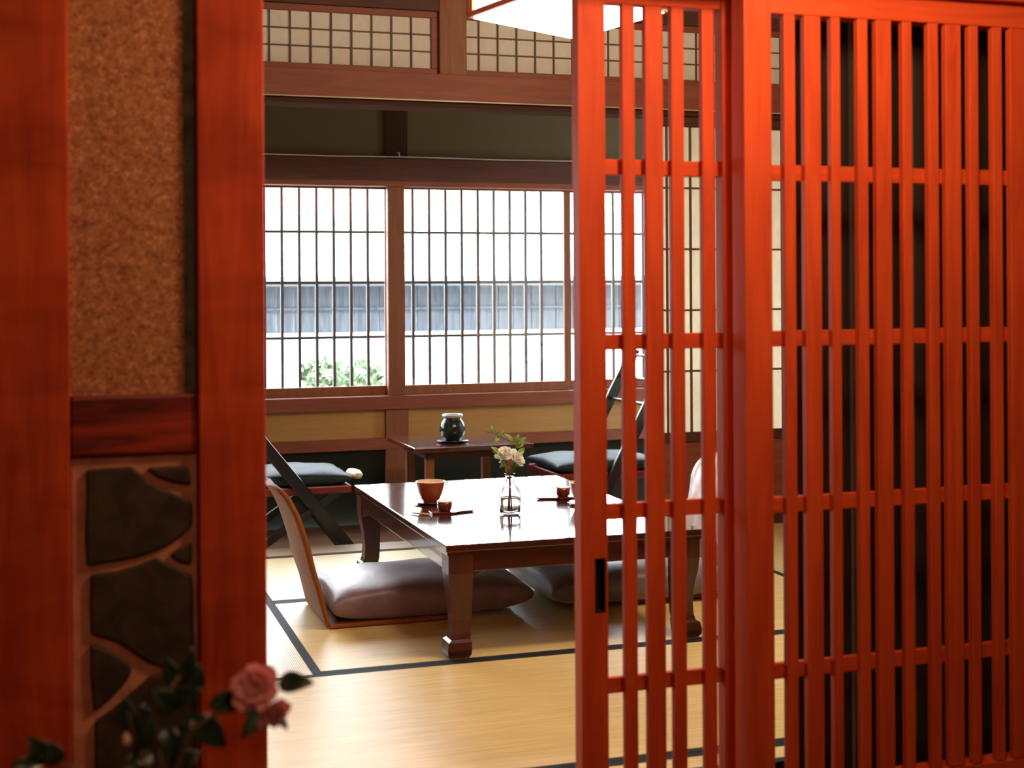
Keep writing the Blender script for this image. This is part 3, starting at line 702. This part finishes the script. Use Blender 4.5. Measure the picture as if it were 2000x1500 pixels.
for k,(px,py,r,ax,sd) in enumerate(((986,890,0.034,(-.35,-.5,.8),3),(1006,897,0.036,(.5,-.6,.6),4))):
    bm=bmesh.new(); bloom(bm,pv(px,py),ax,r,[(6,0.05,1.0),(6,0.4,.85),(5,0.8,.65)],sd); fo=obj('blossom',bm,M['petal_w'],F,smooth=True,solid=0.0006)
    bm=bmesh.new(); stamens(bm,pv(px,py),ax,r*.42,14); obj('stamens',bm,M['stamen'],fo)
lv=[((962,846),(960,831),.007),((968,850),(985,842),.008),((975,852),(966,866),.007),((1003,862),(985,846),.009),((1005,864),(1014,848),.009),((1008,868),(1027,854),.010),((1008,872),(1024,868),.009),((985,893),(962,880),.009),((975,885),(960,872),.008),((1010,890),(1026,874),.011),((1000,905),(1018,910),.010),((990,905),(976,912),.008),((992,908),(988,922),.009),((1003,905),(1000,922),.010),((986,902),(973,902),.007)]
for k,(a,b,wd) in enumerate(lv):
    bm=bmesh.new(); leafmesh(bm,pv(*a,.015 if k<7 else 0),pv(*b,random.uniform(-.02,.03)),wd,Vector((random.uniform(-.5,.5),-0.8,0.5)))
    obj('leaf',bm,M['leaf_l'],F,smooth=True,solid=0.0006)

# ================================================================ VERANDA: side table, pot, armchairs
VF=-0.12
SX0,SX1,SY0,SY1,SZ = 1.54,2.12,6.23,6.80,0.38
S = thing('side_table','small square dark side table on the veranda carrying the round pot','side table',((SX0+SX1)/2,(SY0+SY1)/2,VF))
obj('tabletop', boxes((SX0,SX1,SY0,SY1,SZ-0.022,SZ)), M['lacquer'], S, bevel=0.004)
obj('apron', boxes((SX0+.07,SX1-.07,SY0+.07,SY0+.09,SZ-.06,SZ-.022),(SX0+.07,SX1-.07,SY1-.09,SY1-.07,SZ-.06,SZ-.022),(SX0+.07,SX0+.09,SY0+.09,SY1-.09,SZ-.06,SZ-.022),(SX1-.09,SX1-.07,SY0+.09,SY1-.09,SZ-.06,SZ-.022)), M['dark_x'], S)
for x in (SX0+.075,SX1-.115):
    for y in (SY0+.075,SY1-.115): obj('leg', boxes((x,x+.04,y,y+.04,VF,SZ-.0225)), M['brown_z'], S, bevel=0.003)
pc=on_table(884,863,SZ); pc.z+=0.0004; 
bm=bmesh.new(); lathe(bm,pc,[(0,0),(0.05,0),(0.078,0.006),(0.080,0.009),(0.06,0.008),(0,0.006)],40)
o=obj('pot_saucer',bm,M['potglaze'],None,smooth=True); tag(o,'black saucer under the round dark pot on the side table','saucer')
pz=pc+Vector((0,0,0.0085)); PT=thing('round_pot','round blue-black glazed pot with pale rim standing on the side table','pot',pz)
bm=bmesh.new(); lathe(bm,pz,[(0,0),(0.036,0),(0.040,0.006),(0.055,0.025),(0.063,0.048),(0.060,0.072),(0.048,0.093),(0.042,0.100),(0.042,0.108),(0.038,0.108),(0.038,0.1),(0.05,0.08),(0.05,0.04),(0.03,0.012),(0,0.01)],48); obj('body',bm,M['potglaze'],PT,smooth=True)
bm=bmesh.new(); lathe(bm,pz,[(0.0425,0.106),(0.050,0.112),(0.050,0.121),(0.045,0.124),(0.038,0.120),(0.038,0.1075)],40,closed=True); o=obj('rim',bm,M['potrim'],PT,smooth=True); o['label']='grey glazed rim'

def armchair(label, foot, slope, s, seat_x0, seat_x1, y0, y1, zs, ztop):
    """folding easy chair: long raked side bars run from front foot past the seat to the top of the back"""
    t=thing('folding_chair',label,'chair',((seat_x0+seat_x1)/2,(y0+y1)/2,VF),'folding chairs facing the side table')
    fx,fz=foot
    def bx(z): return fx-s*(z-fz)/slope
    for y in (y0-0.015,y1+0.015):
        bm=bmesh.new(); bar(bm,(fx,y,fz+0.008),(bx(ztop),y,ztop),0.024,0.054); obj('side_bar',bm,M['black'],t,bevel=0.005)
        zz=zs-0.07; xf=(seat_x1 if s>0 else seat_x0)-s*0.05; xr=(seat_x0 if s>0 else seat_x1)-s*0.02
        yy=y+(0.026 if y<(y0+y1)/2 else -0.026)
        bm=bmesh.new(); bar(bm,(xf,yy,zz),(xr,yy,VF+0.012),0.02,0.036); obj('leg',bm,M['black'],t,bevel=0.004)
    bm=bmesh.new()
    for z in (ztop-0.03,ztop-0.14,ztop-0.25): tube(bm,[(bx(z),y0-0.003,z),(bx(z),y1+0.003,z)],0.008,10)
    obj('back_slats',bm,M['black'],t,bevel=0.003)
    bm=bmesh.new(); bar(bm,(bx(zs-.02)-s*0.07,y0-0.003,zs+0.10),(bx(zs-.02)-s*0.07,y1+0.003,zs+0.10),0.02,0.02,Vector((0,0,1))); 
    bm.free()
    obj('seat_frame', boxes((seat_x0,seat_x1,y0,y1,zs-0.085,zs-0.05)), M['redframe'], t, bevel=0.006)
    cushion('seat_cushion',None,None,seat_x0-0.005,seat_x1+0.005,y0-0.0,y1+0.0,zs-0.052,0.075,M['bluecush'],None,parent=t,pw=0.3)
    return t
lc=armchair('black folding chair with blue-black seat at the left of the side table',(1.275,VF),1.27,1,0.72,1.235,6.17,6.62,0.285,0.72)
lc_e=bmesh.new(); lathe(lc_e,(0,0,0),[(0,-0.02),(0.03,-0.018),(0.036,0),(0.028,0.016),(0,0.022)],24)
for v in lc_e.verts: v.co=Vector((1.285+v.co.x*0.95,6.36+v.co.y*3.0,0.262+v.co.z*0.8))
o=obj('armrest_pad',lc_e,M['cream'],lc,smooth=True); o['label']='cream front edge pad'
rc=armchair('black folding chair with blue-black seat at the right, behind the door bars',(2.315,VF),1.85,-1,2.22,2.76,6.17,6.62,0.285,0.80)
lc_e=bmesh.new(); lathe(lc_e,(0,0,0),[(0,-0.02),(0.03,-0.018),(0.036,0),(0.028,0.016),(0,0.022)],24)
for v in lc_e.verts: v.co=Vector((2.56+v.co.x*2,6.2+v.co.y*1.0,0.285+v.co.z*.8))
lc_e.free()

# ================================================================ HANGING LAMP
zl_=1.93
def lam(px,py): 
    r=_ray(px,py); t=(zl_-H)/r.z; return Vector((r.x*t,r.y*t,zl_))
a0=lam(922,37); a1=lam(1124,78); e1=(a1-a0); e2=lam(1300,26)-a1; e1.z=0; e2.z=0
LC=a0+e1/2+e2/2
LP=thing('paper_pendant_lamp','square lit paper lamp in orange wood frame hanging above the low table','lamp',LC)
c4=[a0,a0+e1,a0+e1+e2,a0+e2]; hgt=0.19
bm=bmesh.new(); ins=[LC+(p_-LC)*0.985 for p_ in c4]
lo=[bm.verts.new(p_) for p_ in ins]; hi=[bm.verts.new(p_+Vector((0,0,hgt))) for p_ in ins]
bm.faces.new(lo)
for k in range(4): bm.faces.new((lo[k],lo[(k+1)%4],hi[(k+1)%4],hi[k]))
obj('paper_shade',bm,M['lamp_paper'],LP)
bm=bmesh.new()
for k in range(4):
    p0=c4[k]; p1=c4[(k+1)%4]; d=(p1-p0).normalized(); out=Vector((d.y,-d.x,0)); 
    if (p0+out*0.01-LC).length<(p0-LC).length: out=-out
    zs_=[0.013,hgt]
    for z in zs_: bar(bm,p0+Vector((0,0,z)),p1+Vector((0,0,z)),0.016,0.02,Vector((0,0,1)))
    bar(bm,p0+Vector((0,0,0.004)),p0+Vector((0,0,hgt)),0.02,0.02,d)
obj('frame',bm,M['lampwood'],LP)
bm=bmesh.new(); tube(bm,[LC+Vector((0,0,hgt)),Vector((LC.x,LC.y,2.56))],0.004,8); 
bar(bm,c4[0]+Vector((0,0,hgt)),c4[2]+Vector((0,0,hgt)),0.014,0.014,Vector((0,0,1))); obj('cord',bm,M['black'],LP)

# ================================================================ CAMELLIA BRANCH IN THE HALL
YC=1.75
def pc_(px,py,dy=0): return at(px,py,YC+dy)
bc=pc_(330,1640); 
PD=thing('flower_stand','slender dark stand below the camellia in the hall','stand',(bc.x,bc.y,-0.36))
obj('top',boxes((bc.x-.14,bc.x+.14,bc.y-.14,bc.y+.14,bc.z-.20,bc.z-.175)),M['dark_x'],PD,bevel=.003)
for sx in (-.13,.105):
    for sy in (-.13,.105): obj('leg',boxes((bc.x+sx,bc.x+sx+.025,bc.y+sy,bc.y+sy+.025,-0.36,bc.z-.20)),M['dark_z'],PD)
vb2=Vector((bc.x,bc.y,bc.z-.1745)); bm=bmesh.new(); lathe(bm,vb2,[(0,0),(.04,0),(.06,.03),(.065,.07),(.045,.12),(.03,.145),(.034,.16),(.03,.16),(.026,.145),(.04,.115),(.055,.06),(.03,.01),(0,.008)],36)
o=obj('flower_vase',bm,M['potglaze'],None,smooth=True); tag(o,'dark vase on the slender stand, holding the camellia','vase')
CB=thing('camellia_branch','pink camellia branch with dark glossy leaves in front of the flagstone panel','flower',(bc.x,bc.y,vb2.z+0.02))
bm=bmesh.new()
def br(pts,r0,r1): 
    n=len(pts); tube(bm,pts,[r0+(r1-r0)*i/(n-1) for i in range(n)],7)
base=vb2+Vector((0,0,0.02)); neck=vb2+Vector((0,0,0.15))
br([base,neck,pc_(345,1500),pc_(372,1430),pc_(420,1395),pc_(465,1385),pc_(500,1365,.02)],.005,.002)
br([base+Vector((.004,0,0)),neck+Vector((.004,0,0)),pc_(315,1500),pc_(300,1420),pc_(320,1365),pc_(350,1320)],.0045,.0018)
br([base+Vector((-.004,0,0)),neck+Vector((-.004,0,0)),pc_(285,1500),pc_(262,1440),pc_(250,1390)],.004,.0016)
br([base+Vector((0,.004,0)),neck+Vector((0,.004,0)),pc_(230,1540),pc_(140,1500),pc_(80,1480)],.004,.0016)
br([pc_(465,1385),pc_(510,1400,.01),pc_(545,1412)],.002,.0014)
br([pc_(500,1365,.02),pc_(530,1338,.02),pc_(552,1330,.01)],.002,.0014)
obj('stem',bm,M['stem'],CB,smooth=True)
leaves=[((405,1372),(512,1372),.016,(0,-.7,.7)),((508,1362),(478,1442),.018,(.3,-.9,-.1)),((372,1400),(446,1460),.018,(-.3,-.8,.6)),((540,1334),(612,1332),.015,(0,-.9,.5)),((540,1402),(562,1424),.007,(.2,-.8,.5)),
 ((352,1345),(378,1268),.013,(.3,-1,0)),((350,1340),(318,1285),.012,(-.3,-1,.2)),((378,1360),(392,1300),.011,(.5,-1,0)),((330,1375),(390,1345),.013,(0,-1,.5)),((345,1390),(300,1345),.014,(0,-1,.4)),
 ((262,1440),(240,1362),.013,(-.4,-1,.1)),((285,1460),(282,1378),.014,(.3,-1,.1)),((272,1470),(300,1400),.013,(.5,-1,0)),((320,1420),(345,1480),.015,(0,-1,.4)),((345,1440),(395,1420),.013,(0,-1,.5)),((300,1470),(240,1500),.015,(0,-1,.4)),
 ((330,1500),(390,1470),.016,(0,-1,.5)),((450,1378),(468,1335),.011,(-.3,-1,0)),((100,1490),(55,1440),.014,(0,-1,.3)),((110,1500),(100,1450),.013,(.4,-1,.2)),((90,1490),(20,1500),.014,(0,-1,.5))]
for a,b,wd,nn_ in leaves:
    bm=bmesh.new(); leafmesh(bm,pc_(*a,random.uniform(-.01,.02)),pc_(*b,random.uniform(-.03,.01)),wd,Vector(nn_)); obj('leaf',bm,M['leaf_d'],CB,smooth=True,solid=.0007)
for px,py,r,ax,sd,rg in ((500,1343,.031,(-.25,-.85,.35),11,[(6,0.0,1.0),(6,.35,.85),(5,.8,.6)]),(528,1382,.027,(.35,-.8,-.45),12,[(5,.15,1.0),(5,.6,.8),(4,1.0,.6)])):
    bm=bmesh.new(); bloom(bm,pc_(px,py,-.01),ax,r,rg,sd); fo=obj('blossom',bm,M['petal_p'],CB,smooth=True,solid=.0006)
    bm=bmesh.new(); stamens(bm,pc_(px,py,-.01),ax,r*.4,12); obj('stamens',bm,M['stamen'],fo)
bm=bmesh.new(); q=pc_(247,1447,-.01); lathe(bm,q,[(0,-.008),(.005,-.004),(.0055,.002),(.003,.008),(0,.011)],14); obj('bud',bm,M['terra_in'],CB,smooth=True)
